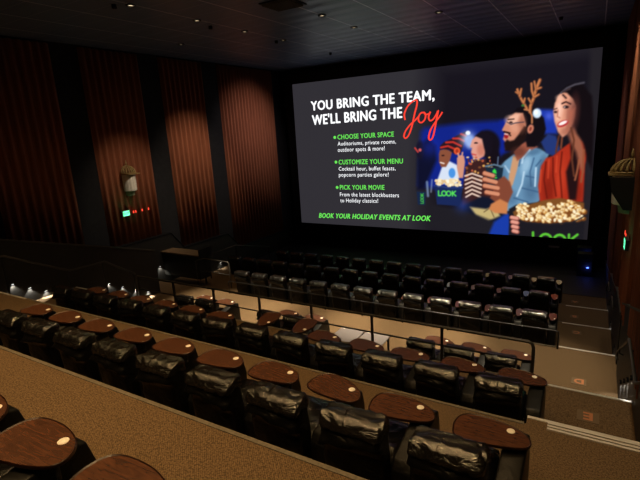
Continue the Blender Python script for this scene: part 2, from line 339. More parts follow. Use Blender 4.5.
# ------------------------------------------------------------------ recliners
VAR = [0]
def tray_outline():
    base = [(.165,.60),(.155,.70),(.185,.80),(.28,.85),(.47,.85),(.63,.805),(.72,.74),(.755,.66),(.72,.59),(.60,.54),(.46,.51),(.31,.49),(.20,.52)]
    pts = []; n = len(base)
    for i in range(n):                                # Catmull-Rom
        p0, p1, p2, p3 = [Vector(base[(i+k-1) % n]) for k in range(4)]
        for t in (0, .25, .5, .75):
            pts.append(.5*((2*p1)+(p2-p0)*t+(2*p0-5*p1+4*p2-p3)*t*t+(3*p1-p0-3*p2+p3)*t**3))
    return pts
PIV = (.685, .64)
def make_recliner(seed):
    r = empty('recliner_chair', (0,0,0))
    parts = []
    # back shell + rolled top cushion, seen from behind
    sh = softbox(.008, .517, .0, .19, .10, .93, .04, 18, .007, 6, seed, (1,1,.5), -.075, .012)
    for v in sh.bm.verts:
        v.co.y += .075
        if v.co.y < .12:                                          # slack folds across the back
            sg = 1 if seed % 2 else -1; u = v.co.x-.26
            v.co.y -= .085*math.exp(-((v.co.z-.775+.15*u*sg+.3*u*u)/.034)**2)
            pass
            v.co.y -= .012*math.exp(-((v.co.z-.45-.35*u*sg)/.035)**2)
    parts.append(sh.build('backrest', LEATHER3, r, True))
    pl = softbox(.0, .525, .0, .22, .835, .955, .03, 14, .007, 9, seed+3, (.8,1.6,1.6), 0, .004)
    for v in pl.bm.verts:
        t = (v.co.z-.835)/.12; rear = max(0, 1-v.co.y/.22)
        v.co.y += rear*(-.02+.075*max(0, t-.25)**1.2)
        e = max(0, abs(v.co.x-.26)-.16)/.1                       # gathered corners
        v.co.z += .012*e*math.sin(v.co.x*150+v.co.y*40); v.co.y -= .006*math.sin(v.co.x*70+seed)
    parts.append(pl.build('head_cushion', LEATHER, r, True))
    parts.append(softbox(.01, .515, .22, .80, .30, .49, .055, 8, .006, 7, seed+5, puff=.012).build('seat_cushion', LEATHER, r, True))
    parts.append(softbox(.02, .505, .80, .87, .09, .45, .03, 7, .004, 7, seed+6).build('footrest', LEATHER, r, True))
    parts.append(MB().box(.04, .45, .16, .78, .0, .30).build('base', PLASTIC, r))
    con = MB().prism([(.16,.0),(.92,.0),(.91,.50),(.87,.66),(.79,.685),(.55,.665),(.20,.60),(.14,.52)], 0, .55, .728).bevel(.022, 3)
    cons = con.build('console', LEATHER2, r, False); parts.append(cons)
    for p in cons.data.polygons: p.use_smooth = True
    cup = MB().lathe([(.030,.668),(.042,.668),(.046,.678),(.050,.668),(.050,.62),(.030,.62),(.030,.668)], (.64,.64,0), 20).build('cup_holder', PLASTIC, cons)
    reg(cons, cup)
    tr = bpy.data.objects.new('tray_table', None)
    o = tray_outline(); T = MB(); bm = T.bm; n = len(o)
    def ringv(k, z):
        cx, cy = .45, .67
        return [bm.verts.new((cx+(p.x-cx)*k-PIV[0], cy+(p.y-cy)*k-PIV[1], z)) for p in o]
    R = [ringv(.97,.0), ringv(1.0,.008), ringv(1.0,.024), ringv(.985,.028), ringv(.955,.022)]
    bm.faces.new(R[0][::-1]).material_index = 1
    for a, b in zip(R, R[1:]):
        for i in range(n):
            ff = bm.faces.new((a[i],a[(i+1)%n],b[(i+1)%n],b[i])); ff.material_index = 1
    bm.faces.new(R[-1])
    tray = T.build('tray_table', [WOOD, RIM], r, False, (PIV[0], PIV[1], .70)); parts.append(tray)
    dsk = MB().lathe([(.0001,.026),(.030,.026),(.032,.024),(.032,.021),(.0001,.021)], (.59-PIV[0],.755-PIV[1],0), 18).build('seat_number_badge', CREAM, tray)
    mk = MB()
    for i, (a, b) in enumerate(((-.012,-.004),(.0,.0),(.006,.012))): mk.box(.60-PIV[0]+a, .60-PIV[0]+max(b,a+.005), .782-PIV[1], .797-PIV[1], .0262, .0268)
    post = MB().lathe([(.018,-.11),(.018,-.005),(.03,-.004),(.03,.0)], (0,0,0), 12).build('tray_post', BLKMET, tray)
    dsk['label'] = 'cream seat number badge'; reg(tray, dsk, post)
    num = mk.build('number_mark', INK, dsk); 
    bpy.data.objects.remove(num)
    reg(r, *parts)
    return r
RIM = mat('tray_rim', lin((40,20,12)), .35)
protos = [make_recliner(s) for s in (1, 4, 9)]
used = [False]*3
cnt = 0
def place(x, y, z, label, group, rot=0, dx=0, dy=0, narrow=1):
    global cnt
    k = cnt % 3; cnt += 1
    if not used[k]: used[k] = True; o = protos[k]
    else: o = copy_tree(protos[k])
    o.location = (x, y, z)
    tag(o, label, 'recliner', group)
    for ch in KIDS[o.name]:
        if ch.name.startswith('tray_table'): ch.rotation_euler.z = rot; ch.location = (PIV[0]+dx, PIV[1]+dy, .70); ch.scale = (.8 if narrow < 1 else 1, narrow, 1)
    return o
ORD = ['rightmost','second from right','third from right','fourth from right','fifth from right','sixth from right','seventh from right','eighth from right','ninth from right','tenth from right','eleventh from right','twelfth from right','thirteenth from right','fourteenth from right','fifteenth from right','sixteenth from right','seventeenth from right']
def row(xr, y, z, k0, k1, desc, group, rotf=None, pitch=.75):
    for k in range(k0, k1+1):                         # k = seats from the right end
        x = xr-pitch*k
        a = rotf(x, k) if rotf else (0, 0, 0)
        place(x, y, z, 'black recliner with walnut tray, %s %s' % (ORD[k], desc), group, a[0]+random.uniform(-.05,.05), a[1], a[2], .5 if z < -5.3 else 1)
def rr1(x, k):
    if k == 2: return (-.30, .04, -.02)
    t = max(0, min(1, (-2.6-x)/.8)); return (-.06*t, .11*t, .01*t)
def rr2(x, k):
    if k in (5, 6): return (-1.42, .03, .05)
    if k in (3, 4): return (-.16, .06, -.03)
    t = max(0, min(1, (-2.6-x)/.8)); return (-.06*t, .11*t, .01*t)
STOW = lambda x, k: (-1.50, -.06, -.34)
row(-1.01, 2.72, T1, 0, 9, 'in the second row from camera', 'recliners in the second row', rr1)
row(-1.05, 5.12, T2, 0, 12, 'in row just behind long handrail', 'recliners behind the long handrail', rr2)
row(-1.21, 11.14, F1, 0, 12, 'in front block row beside the cross aisle', 'front block recliners beside the cross aisle', STOW)
row(-1.31, 13.46, F2, 0, 15, 'in middle row of the front block', 'front block recliners in the middle row', STOW)
row(-1.32, 15.74, F3, 0, 14, 'in row nearest the screen', 'recliners in the row nearest the screen', STOW)
R0X = [-4.55,-3.84,-3.13,-2.42,-1.71,-1.0]
r0l = ['at left edge of frame','whose whole tray shows','whose tray is cut by the bottom edge','just outside below the frame','below the frame, second from aisle','below the frame by the aisle']
for x, t in zip([-3.92,-3.17,-2.42], ['with tray cut by the left frame edge','with its whole tray in view','with tray cut by the bottom frame edge']):
    place(x, .40, T0, 'black leather recliner in nearest row, '+t, 'recliners in the nearest row', .03, .10, .01)
for x, t in ((-9.51,'leftmost below the long handrail, in the lower row'),(-8.76,'second from left in lower row below the long handrail'),(-6.70,'left of the grey tables, two seats away, below handrail'),(-5.95,'directly left of grey tables below the long handrail'),
             (-2.95,'directly right of grey tables below the long handrail'),(-2.20,'between two others right of the grey tables below handrail'),(-1.45,'by the right aisle below the long handrail')):
    place(x, 7.95, TC, 'black leather recliner '+t, 'recliners below the long handrail', -.1)
# grey wheelchair-space tables
for x, t in ((-4.66,'left one of two flat grey tables below the long handrail'),(-4.06,'right one of two flat grey tables below the long handrail')):
    r = empty('companion_table', (x, 7.66, TC), 0, t, 'table', 'grey tables in the wheelchair spaces')
    MB().box(0,.57,0,.84,.70,.73).bevel(.006,1).build('tabletop', GREYTOP, r)
    for a, b in ((.03,.03),(.5,.03),(.03,.77),(.5,.77)): MB().box(a,a+.04,b,b+.04,0,.70).build('leg', BLKMET, r)
    MB().lathe([(.0001,.734),(.03,.734),(.03,.730),(.0001,.730)], (.08,.76,0), 16).build('seat_number_badge', CREAM, r)

# ------------------------------------------------------------------ railings
def railpart(mb, name, m, r): return mb.build(name, m, r)
r = empty('guard_rail', (-5, E2-.05, T2), 0, 'long dark metal handrail with square posts behind the lit cross aisle seats', 'railing')
def rl(x, y, z): return (x+5, y-E2+.05, z-T2)
TOPZ = -3.31
railpart(MB().tube([rl(-9.62,E2-.05,TOPZ), rl(-.66,E2-.05,TOPZ), rl(-.60,E2-.05,TOPZ-.03), rl(-.58,E2-.05,TOPZ-.09), rl(-.58,E2-.05,T2)], .026, 10), 'top_rail', GREYMET, r)
railpart(MB().tube([rl(-9.62,E2-.05,TOPZ-.33), rl(-.58,E2-.05,TOPZ-.33)], .016, 8), 'lower_rail', BLKMET, r)
for x in (-9.6,-8.35,-7.08,-5.80,-4.52,-3.24,-1.97):
    a = rl(x, E2-.05, T2); railpart(MB().box(a[0]-.02,a[0]+.02,a[1]-.02,a[1]+.02,0,TOPZ-T2), 'post', BLKMET, r)
r = empty('guard_rail', (-5, 10.72, TC), 0, 'low metal handrail directly behind the front block of recliners', 'railing')
railpart(MB().tube([(-5.1,0,.0),(-5.1,0,.40),(-5.07,0,.43),(4.55,0,.43),(4.6,0,.40),(4.6,0,0)], .022, 8), 'top_rail', BLKMET, r)
for x in (-8.82,-7.63,-6.43,-5.25,-4.07,-2.87,-1.64): railpart(MB().box(x+4.985,x+5.015,-.015,.015,0,.42), 'post', BLKMET, r)
# zig-zag handrail on the left stairs
hx = LX+.38
r = empty('stair_handrail', (hx, 5, T1), 0, 'dark zigzag handrail stepping down the left stairs', 'railing')
pts = [(2.9,-1.72),(3.1,-1.74),(4.2,-2.50),(5.25,-2.54),(6.75,-3.36),(7.8,-3.40),(8.75,-4.07)]
railpart(MB().tube([(0,y-5,z-T1) for y, z in pts], .03, 8), 'top_rail', GREYMET, r)
for y, z, b in ((4.3,-2.51,T1),(5.2,-2.55,-3.5),(6.7,-3.34,T2),(7.75,-3.42,-4.4),(8.72,-4.08,-5.12)): railpart(MB().box(-.018,.018,y-5.018,y-4.982,b-T1,z-T1), 'post', BLKMET, r)
# right aisle handrail
r = empty('stair_handrail', (AX1-.07, 8, TC), 0, 'dark handrail on the right wall above the lit steps', 'railing')
pts = [(5.3,-2.75),(6.1,-3.19),(7.44,-3.22),(9.25,-4.28),(9.31,-4.38),(9.25,-4.42),(9.1,-4.36)]
railpart(MB().tube([(0,y-8,z-TC) for y, z in pts], .022, 8), 'top_rail', GREYMET, r)
for y, z in ((6.3,-3.2),(7.3,-3.23),(8.8,-4.02)): railpart(MB().tube([(0,y-8,z-TC),(0,y-8,z-TC-.08),(.06,y-8,z-TC-.1)], .01, 6), 'bracket', BLKMET, r)
for (y0, z0, lab) in ((12.6,-4.62,'short dark handrail on right wall nearest the cross aisle'),(14.9,-5.0,'short dark handrail on right wall nearest the screen')):
    r = empty('stair_handrail', (AX1-.07, y0, z0), 0, lab, 'railing')
    railpart(MB().tube([(0,-.9,.25),(0,0,.22),(0,.9,-.2),(0,.92,-.28),(0,.8,-.3)], .02, 8), 'top_rail', GREYMET, r)
    for y in (-.5, .5): railpart(MB().tube([(0,y,.12 if y>0 else .22),(.06,y,.05 if y>0 else .14)], .01, 6), 'bracket', BLKMET, r)
# gate-like rail at the left end of the cross aisle
r = empty('guard_rail', (-11.6, 10.95, TC), 0, 'short two-bar rail by the lit left steps of the front block', 'railing')
railpart(MB().tube([(-.15,0,0),(-.15,0,.88),(-.12,.0,.92),(.0,.25,.93),(1.15,.2,.93),(1.2,.2,.88),(1.2,.2,0)], .024, 8), 'top_rail', GREYMET, r)
railpart(MB().tube([(-.15,0,.45),(.0,.25,.48),(1.2,.2,.46)], .016, 8), 'lower_rail', BLKMET, r)
railpart(MB().box(-.02,.02,.23,.27,0,.92), 'post', BLKMET, r)
r = empty('stair_handrail', (-12.6, 13.4, F1), 0, 'handrail sloping down beside the left steps of the front block', 'railing')
railpart(MB().tube([(-.05,-1.0,.95),(-.05,.7,.95),(-.05,3.0,.3)], .024, 8), 'top_rail', GREYMET, r)
for y, z in ((-.9,.95),(.7,.95),(2.9,.33)): railpart(MB().box(-.065,-.035,y-.015,y+.015,-.02 if y < 0 else -.34 if y < 1 else -.63,z), 'post', BLKMET, r)
# half wall with tan ledge beyond the cross aisle
r = empty('half_wall', (-13.1, 11.7, TC), 0, 'dark half wall with tan ledge at left end of the cross aisle', 'half wall')
MB().box(-.9,1.0,-.26,.26,0,.88).build('body', WAINS, r)
MB().box(-.93,1.06,-.30,.30,.88,.93).build('ledge', CARPET, r)
MB().box(1.06,1.10,-.30,.30,.85,1.15).build('end_panel', BLKMET, r)

# ------------------------------------------------------------------ step lights
GLOW = mat('step_light_lens', (.9,.9,.85), .4, emit=(1,.97,.88), es=6)
def steplight(x, y, z, side, label, grp, pw=P_WASH):
    r = empty('step_light', (x, y, z), 0, label, 'step light', grp)
    MB().box(0, side*.03, -.05, .05, -.01, .02).build('housing', BLKMET, r)
    MB().box(side*.004, side*.026, -.035, .035, -.014, -.0105).build('lens', GLOW, r)
    spot('lamp_light', (side*.035, 0, -.02), pw, 96, (1,.96,.86), r, .3, .008)
g = 'step lights along the left stairs'
for i, (y, z) in enumerate(((5.46,-3.37),(5.84,-3.59),(6.22,-3.80))):
    steplight(LX, y, z, 1, ['upper','middle','lower'][i]+' step light of three at the far left edge', g)
for i, (y, z) in enumerate(((8.05,-4.20),(8.5,-4.45),(8.95,-4.70),(9.4,-4.93))):
    steplight(LX, y, z, 1, ['highest','second highest','second lowest','lowest'][i]+' of four step lights at left end of the handrail row', g)
g = 'step lights beside the right aisle'
for i in range(4): steplight(AX1, (7.23,7.71,8.21,8.78)[i], (-3.72,-4.01,-4.30,-4.63)[i], -1, ['nearest','second nearest','second farthest','farthest'][i]+' of four step lights on the right wall steps', g, P_WASH*(.12,.6,.7,.7)[i])
for i, (y, z) in enumerate(((11.1,-5.02),(13.3,-5.36),(15.5,-5.68))): steplight(AX1, y, z, -1, ['single step light on right wall just past the cross aisle','single step light on right wall at middle row of front block','single step light on right wall nearest the screen'][i], g, P_WASH*.3)
g = 'step lights beyond the cross aisle'
steplight(-14.02, 11.25, -4.75, 1, 'step light beside the dark half wall', g, P_WASH)
for i, (x, y, z) in enumerate(((-14.02,12.9,-5.1),(-14.02,13.7,-5.35),(-14.02,14.5,-5.5))): steplight(x, y, z, 1, ['nearest','middle','farthest'][i]+' of three small step lights left of the front block', g, P_WASH*.3)

# ------------------------------------------------------------------ wall speakers, exit signs
FLUTE = noise_mat('ivory_fabric', (.75,.72,.60), (.85,.82,.70), 12, .7, .05)
GOLD = noise_mat('antique_gold', lin((120,100,60)), lin((165,140,88)), 30, .5, .2)
SAGE = mat('sage_trim', lin((130,140,108)), .6)
SPKR = mat('speaker_black', (.006,.006,.006), .6)
def wallspeaker(x, s, y, z, label):
    r = empty('wall_speaker', (x, y, z), 0, label, 'wall speaker', 'fluted wall speakers')
    b = MB(); bm = b.bm; N = 32
    def ringz(zz, rad, flute=.012):
        return [bm.verts.new((s*(.02+max(0,math.sin(math.pi*i/N))*rad*(1.35)+flute*abs(math.sin(i/N*math.pi*7))), -math.cos(math.pi*i/N)*rad, zz)) for i in range(N+1)]
    R = [ringz(.22,.23), ringz(-.34,.22), ringz(-.36,.20)]
    for a, c in zip(R, R[1:]):
        for i in range(N): bm.faces.new((a[i],a[i+1],c[i+1],c[i]))
    bm.faces.new(R[0]); bm.faces.new(R[-1])
    b.build('fluted_body', FLUTE, r)
    q = MB(); bm = q.bm
    R = []
    for zz, rad in ((-.34,.17),(-.52,.15),(-.54,.09)):
        R.append([bm.verts.new((s*(.02+math.sin(math.pi*i/16)*rad*1.2), -math.cos(math.pi*i/16)*rad, zz)) for i in range(17)])
    for a, c in zip(R, R[1:]):
        for i in range(16): bm.faces.new((a[i],a[i+1],c[i+1],c[i]))
    bm.faces.new(R[-1]); bm.faces.new(R[0]); q.build('lower_cup', SAGE, r)
    MB().box(0, s*.42, -.24, .24, .22, .25).build('cornice', GOLD, r)
    cr = MB()
    for i in range(11):                                      # ribbed half-dome shell crest
        a = math.pi*i/10
        cr.tube([(s*(.02+.36*math.sin(a)*math.cos(t)), -.22*math.cos(a)*math.cos(t), .26+.27*math.sin(t)) for t in (0,.3,.6,.9,1.2,1.45)], [.028,.026,.022,.018,.013,.008], 6)
    cr.tube([(s*(.02+.37*math.sin(math.pi*i/16)), -math.cos(math.pi*i/16)*.23, .27) for i in range(17)], .018, 6)
    cr.tube([(s*.05,0,.5),(s*.05,0,.60),(s*.05,0,.72)], [.02,.03,.006], 8)
    cr.build('shell_crest', GOLD, r)
    cab = MB().prism([(0,.20),(s*.40,.20),(s*.34,-.10),(s*.14,-.42),(0,-.42)], 1, -.34 , -.28)
    cab.build('side_cheek', SPKR, r) if s < 0 else cab.bm.free()
    return r
wallspeaker(XL+.11, 1, 10.52, -1.38, 'ivory fluted speaker with gold crest on left wall curtain')
wallspeaker(XR-.11, -1, 10.62, -1.42, 'black cheeked speaker with gold shell crest on right wall')
EXG = mat('exit_green', (.02,.4,.2), .5, emit=(.05,1,.5), es=2.2)
EXW = mat('exit_face', (.6,.9,.8), .5, emit=(.12,1,.42), es=1.15)
REDL = mat('red_led_and_reflection', (.5,.02,.01), .4, emit=(1,.06,.03), es=1.6)
def text_mesh(s, size, off=.0, shear=0.0, extrude=0.0, spacing=1.0):
    c = bpy.data.curves.new('t', 'FONT'); c.body = s; c.size = size; c.offset = off; c.shear = shear; c.extrude = extrude; c.space_character = spacing; c.resolution_u = 3
    o = bpy.data.objects.new('t', c); COL.objects.link(o)
    bpy.context.view_layer.update()
    me = bpy.data.meshes.new_from_object(o.evaluated_get(bpy.context.evaluated_depsgraph_get()))
    bpy.data.objects.remove(o); bpy.data.curves.remove(c); return me
def exit_sign(x, s, y, z, label):
    r = empty('exit_sign', (x, y, z), 0, label, 'exit sign', 'exit signs')
    MB().box(0, s*.06, -.17, .17, -.10, .10).build('housing', GREYMET, r)
    MB().box(s*.06, s*.066, -.13, .13, -.085, .085).build('lit_face', EXW, r)
    me = text_mesh('EXIT', .12, .003); o = bpy.data.objects.new('lettering', me); COL.objects.link(o); me.materials.append(mat('exit_letter', (.0,.12,.05), .5)); o.parent = r
    w_ = max(v.co.x for v in me.vertices)
    # local x runs along +y seen from inside the room on the left wall, reversed on the right one
    o.matrix_local = Matrix(((0,0,s,s*.068),(s,0,0,-s*w_/2),(0,1,0,-.043),(0,0,0,1)))
    l = bpy.data.lights.new('lamp_light', 'POINT'); l.energy = 1.0; l.color = (.1,1,.5); l.shadow_soft_size = .05
    lo = bpy.data.objects.new('lamp_light', l); COL.objects.link(lo); lo.parent = r; lo.location = (s*.16,0,-.02)
    m = MB()  # red reflections, and the right sign's LED, made as glowing marks
    for k, yy in enumerate((.34,.44,.72,1.0)): m.box(s*.002, s*.014, yy-.02, yy+.02 if k != 1 else yy+.012, -.05, .03)
    m.build('red_glow_marks', REDL, r)
exit_sign(XL+.125, 1, 10.20, -2.50, 'glowing green exit sign below the fluted speaker on left wall')
exit_sign(XR-.125, -1, 10.0, -2.42, 'exit sign seen edge-on at right wall below the speaker')

# ------------------------------------------------------------------ floor letters
ORANGE = mat('orange_inlay', lin((176,112,72)), .7); TANM = mat('tan_inlay', lin((104,86,64)), .9)
def floor_letter(ch, x, y, z, label, s=.13):
    r = empty('floor_letter_mat', (x, y, z), 0, label, 'floor letter', 'row letters set in the right aisle carpet')
    MB().box(-s, s, -s, s, .001, .006).build('mat_square', TANM, r)
    me = text_mesh(ch, s*1.9, .008); me.materials.append(ORANGE); o = bpy.data.objects.new('letter', me); COL.objects.link(o); o.parent = r
    xs = [v.co.x for v in me.vertices]; ys = [v.co.y for v in me.vertices]
    o.rotation_euler.z = math.pi; o.location = ((min(xs)+max(xs))/2, (min(ys)+max(ys))/2, .009)
floor_letter('E', .18, 6.40, T2, 'orange letter E on carpet landing between the metal step edges')
floor_letter('D', .06, 9.42, TC, 'orange letter D on the cross aisle carpet')
floor_letter('C', -.06, 12.55, F1, 'orange letter C on first landing past cross aisle', .11)
floor_letter('B', -.16, 14.45, F2, 'orange letter B on the middle landing of front block', .11)
floor_letter('A', -.2, 16.5, F3, 'orange letter A on floor nearest the screen', .11)

# ------------------------------------------------------------------ the screen
SXL, SXR, SZT, SZB, SY = -13.48, .01, 2.27, -4.90, 20.5
def proj(X, Z, Y=SY):
    d = X*fw.x+Y*fw.y+Z*fw.z
    return 320+FPX*(X*rt.x+Y*rt.y+Z*rt.z)/d, 240-FPX*(X*up.x+Y*up.y+Z*up.z)/d
def on_screen(px, py, Y=SY):                    # where a point of the slide sits on the screen plane
    d = rt*((px-320)/FPX) - up*((py-240)/FPX) + fw
    return d.x*Y/d.y, d.z*Y/d.y
NX, NZ = 620, 330
gx = np.linspace(SXL, SXR, NX+1); gz = np.linspace(SZB, SZT, NZ+1)
GX, GZ = np.meshgrid(gx, gz); PX, PY = proj(GX, GZ)
IMG = np.zeros(PX.shape+(3,)); IMG[:] = (46,44,49)
def comp(a, col):
    global IMG
    a = np.clip(a, 0, 1)[..., None]; IMG[:] = IMG*(1-a)+np.array(col, float)*a
def sdf(pts):
    d = np.full(PX.shape, 1e9); ins = np.zeros(PX.shape, bool); n = len(pts)
    for i in range(n):
        x0, y0 = pts[i]; x1, y1 = pts[(i+1) % n]; ex, ey = x1-x0, y1-y0
        t = np.clip(((PX-x0)*ex+(PY-y0)*ey)/(ex*ex+ey*ey+1e-9), 0, 1)
        d = np.minimum(d, np.hypot(PX-x0-t*ex, PY-y0-t*ey))
        c = ((y0 <= PY) != (y1 <= PY)) & (PX < x0+ex*(PY-y0)/(ey if abs(ey) > 1e-9 else 1e-9)); ins ^= c
    return np.where(ins, -d, d)
def poly(pts, col, soft=.5, a=1): comp((.5-sdf(pts)/(2*soft))*a if soft else 0, col)
def blob(cx, cy, rx, ry, col, soft=.3, rot=0, a=1):
    c, s = math.cos(rot), math.sin(rot); u = ((PX-cx)*c+(PY-cy)*s)/rx; v = (-(PX-cx)*s+(PY-cy)*c)/ry
    comp(np.clip((1-np.hypot(u, v))/soft+.5, 0, 1)*a, col)
def glow(cx, cy, r, col, a=1): comp(np.exp(-((PX-cx)**2+(PY-cy)**2)/(r*r))*a, col)
def stroke(pts, w, col, a=1):
    d = np.full(PX.shape, 1e9)
    for (x0, y0), (x1, y1) in zip(pts, pts[1:]):
        ex, ey = x1-x0, y1-y0; t = np.clip(((PX-x0)*ex+(PY-y0)*ey)/(ex*ex+ey*ey+1e-9), 0, 1)
        d = np.minimum(d, np.hypot(PX-x0-t*ex, PY-y0-t*ey))
    comp((.5+(w/2-d)/.7)*a, col)
def paint():
    R = random.Random(3)
    # backdrop
    poly([(421,240),(423,160),(430,60),(610,40),(610,240)], (22,19,27), 16, .9)
    poly([(591,40),(640,40),(640,250),(581,250)], (34,31,36), 3)
    poly([(421,132),(424,128),(470,122),(505,120),(505,150),(475,185),(440,190),(418,185)], (17,34,128), 3)
    poly([(500,121),(512,118),(512,150),(500,155)], (17,34,135), 2); poly([(538,109),(560,110),(557,134),(545,134)], (28,52,160), 2)
    glow(549,116,4,(90,110,230),.6)
    poly([(423,142),(428,138),(436,146),(437,160),(431,174),(424,190),(417,190),(417,160)], (14,16,40), 2, .9)
    blob(420,150,4,9,(22,18,30),.5); stroke([(415,148),(418,152)],1.6,(200,60,50)); blob(420,150,1.6,1.6,(220,90,70))
    glow(430,148,9,(28,48,190),.4)
    # far figure, striped cap
    poly([(442,167),(449,161),(457,165),(460,176),(456,184),(436,184)], (205,215,232), .8); blob(452,173,3.4,5,(70,140,215))
    poly([(439,154),(440,150),(446,149),(452,152),(450,160),(446,167),(441,167),(439,162)], (132,76,54), .6)
    stroke([(440.5,162.5),(444,163.5)],1.2,(240,225,215)); blob(443,155.5,1.6,.8,(50,25,25))
    poly([(440,150),(440,146),(444,142),(451,139),(456,136),(462,133),(467,131),(468,134),(465,139),(463,147),(460,154),(454,154),(449,150),(443,149)], (40,22,30), .6)
    for s in ([(441,147.5),(448,146),(457,150)],[(446,142.5),(453,142),(461,146)],[(453,138.5),(459,138.5),(464,141)],[(461,134),(466,136)]): stroke(s,1.9,(190,48,40))
    blob(457,151,3.2,3.6,(225,84,44)); blob(457,151,1.6,2,(160,50,30))
    glow(468,139,7,(190,215,250),.9); blob(468,133,2.4,2.2,(232,240,250)); blob(470,142,4,6,(150,175,225),.9)
    # second figure: dark curly hair, striped top
    poly([(466,166),(476,160),(490,158),(497,168),(494,200),(480,212),(462,210),(463,186)], (58,30,30), 1)
    blob(487,144,13,14,(20,15,24),.25); blob(493,158,7,13,(20,14,22),.4)
    poly([(472,140),(476,136),(483,137),(486,146),(484,156),(478,160),(473,158),(471,152),(472,148),(470,147)], (214,150,132), .8)
    blob(476,143,2,.8,(40,25,30)); stroke([(472,154),(476,155)],1.1,(190,60,60)); blob(481,150,4,6,(196,120,100),.8)
    poly([(475,136),(482,131),(492,136),(492,152),(487,158),(484,148),(482,139)], (22,16,26), .8)
    for i in range(46): blob(R.uniform(466,492),R.uniform(157,182),R.uniform(.7,1.6),R.uniform(.6,1.4),R.choice([(214,160,84),(240,205,150),(120,70,40),(90,40,30),(190,90,60)]),.5)
    for i in range(6): stroke([(465+i*.2,176+i*4.2),(472,173.5+i*4),(482-i*.3,177+i*4)],1.7,(224,196,178))
    poly([(457,158),(460,155),(464,156),(465,162),(464,170),(463,178),(459,178),(457,168)], (202,140,116), .6); stroke([(459,157),(458,153.5)],1.5,(210,150,126)); stroke([(462,156),(462.5,152.5)],1.5,(210,150,126))
    # legs / lap
    poly([(462,206),(482,196),(505,200),(512,214),(500,226),(462,216)], (18,22,40), 1.5)
    poly([(470,207),(486,209),(496,206),(500,216),(488,221),(476,215)], (188,168,112), 1.2); stroke([(484,212),(490,208),(494,217)],1,(110,90,60))
    poly([(428,204),(462,210),(495,222),(520,240),(428,228)], (30,28,34), 2); poly([(488,236),(494,222),(505,214),(514,213),(522,240)], (24,56,158), 1.6)
    glow(462,205,7,(40,70,170),.5)
    # third figure: denim jacket, antlers
    poly([(499,168),(505,161),(514,154),(520,158),(533,147),(540,149),(549,154),(544,164),(540,178),(540,200),(530,210),(506,211),(504,196),(498,186)], (104,146,178), .8)
    blob(531,190,8,14,(58,88,120),1.2,.1,.6); blob(542,168,4,12,(52,78,108),1,.2,.6); blob(511,198,7,7,(60,92,126),1,0,.5); blob(526,165,4,9,(170,202,224),1,.3,.6)
    poly([(513,156),(520,157),(517,170),(513,184),(508,193),(509,176)], (196,146,108), .7)
    poly([(514,152),(520,145),(527,141),(538,147),(530,151),(522,158),(517,161)], (150,82,64), .8)
    for s in ([(520,160),(519,166)],[(528,152),(522,161)],[(534,158),(530,172),(531,186)],[(526,176),(536,178)],[(541,160),(536,166)],[(514,198),(528,202)],[(522,188),(538,192)]): stroke(s,1.6,(56,88,124),.6)
    for s in ([(530,150),(523,158),(522,163)],[(524,172),(522,184),(517,196)],[(536,168),(535,186)],[(505,166),(509,172)]): stroke(s,2.2,(178,206,226),.6)
    poly([(541,142),(548,134),(556,136),(560,150),(553,156),(546,153)], (34,52,112), 1); 
    poly([(513,113),(517,108),(526,106),(536,109),(544,118),(546,129),(542,140),(535,147),(527,147),(522,120)], (18,13,18), .8)
    poly([(515,113),(523,113),(526,124),(526,134),(522,140),(513,149),(505,149),(506,143),(503,139),(505,133),(502,130),(506,122),(510,117)], (200,132,106), .6)
    poly([(509,116),(516,113),(521,114),(519,122),(511,126)], (232,176,150), 1.4, .8)
    poly([(504,143),(507,139.5),(510,141),(514,140),(519,134),(524,126),(527,127),(526,138),(520,146),(512,151.5),(505,151)], (30,18,18), 1.0); stroke([(504,131.8),(508,132.6),(510.5,135.6)],1.5,(44,24,22),.9)
    blob(522,124,4,8,(150,88,68),1.1,.1,.55); blob(509,120,4,4,(236,186,160),1,0,.6); blob(515,128,4.5,4,(222,160,132),1,0,.55); blob(506.2,136,2.2,2.6,(150,30,34),.4); stroke([(504.6,133.9),(507.6,134.6)],1,(240,225,220)); stroke([(504,131.6),(510,133)],1.3,(30,16,16))
    stroke([(507,122),(511,124.5),(515,123),(524,122)],.8,(40,40,60)); blob(511,122.4,1.8,1.1,(60,40,40)); stroke([(508,119.6),(514,119)],1,(35,20,20))
    blob(530.5,129,3,4.6,(204,124,98),.4,.3); blob(530.5,129,1.3,2.4,(130,60,48),.5,.3)
    AN = (196,122,74)
    for s, w_ in (([(527,108.5),(523,102),(520,96.5),(517.5,89.5)],2.9),([(520,96.5),(521.4,89)],2.3),([(518.6,94),(515.8,92)],1.8),([(524,103),(525,98.5)],2.2),
                 ([(530,112),(530.6,106),(533.6,98.5),(536,90),(540,80)],3.4),([(531.4,103),(528.6,98.5)],2.3),([(534,97),(532,91),(531.6,83.5)],2.6),([(536,90),(534.5,81.5)],2.2),([(535,97),(539,94.5)],2.3),([(537.5,89),(541.2,87.6)],2.3)):
        stroke(s, w_, (120,66,42)); stroke([(a-.3,b-.2) for a, b in s], w_*.6, AN)
    stroke([(524.5,109.4),(529.5,110.5),(532,116),(532,123)],1.7,(190,120,76)); blob(523,105.5,1.7,1.2,(60,110,50)); blob(537,113.3,4.3,4.8,(206,226,244),.35); blob(536,112.3,2,2.4,(240,250,255),.6)
    blob(503,176,4,10,(60,96,130),1,0,.5); blob(534,152,8,3,(60,92,124),1,-.3,.55); blob(519,152,7,5,(86,44,36),1,0,.6)
    # cup and hands
    poly([(485.6,167),(503.4,167.6),(500.8,188),(488,186)], (24,40,56), .5); stroke([(485.6,166.4),(494,164.6),(503.4,167)],1.6,(92,120,140)); stroke([(497.6,165),(498.2,157)],1.2,(90,110,140))
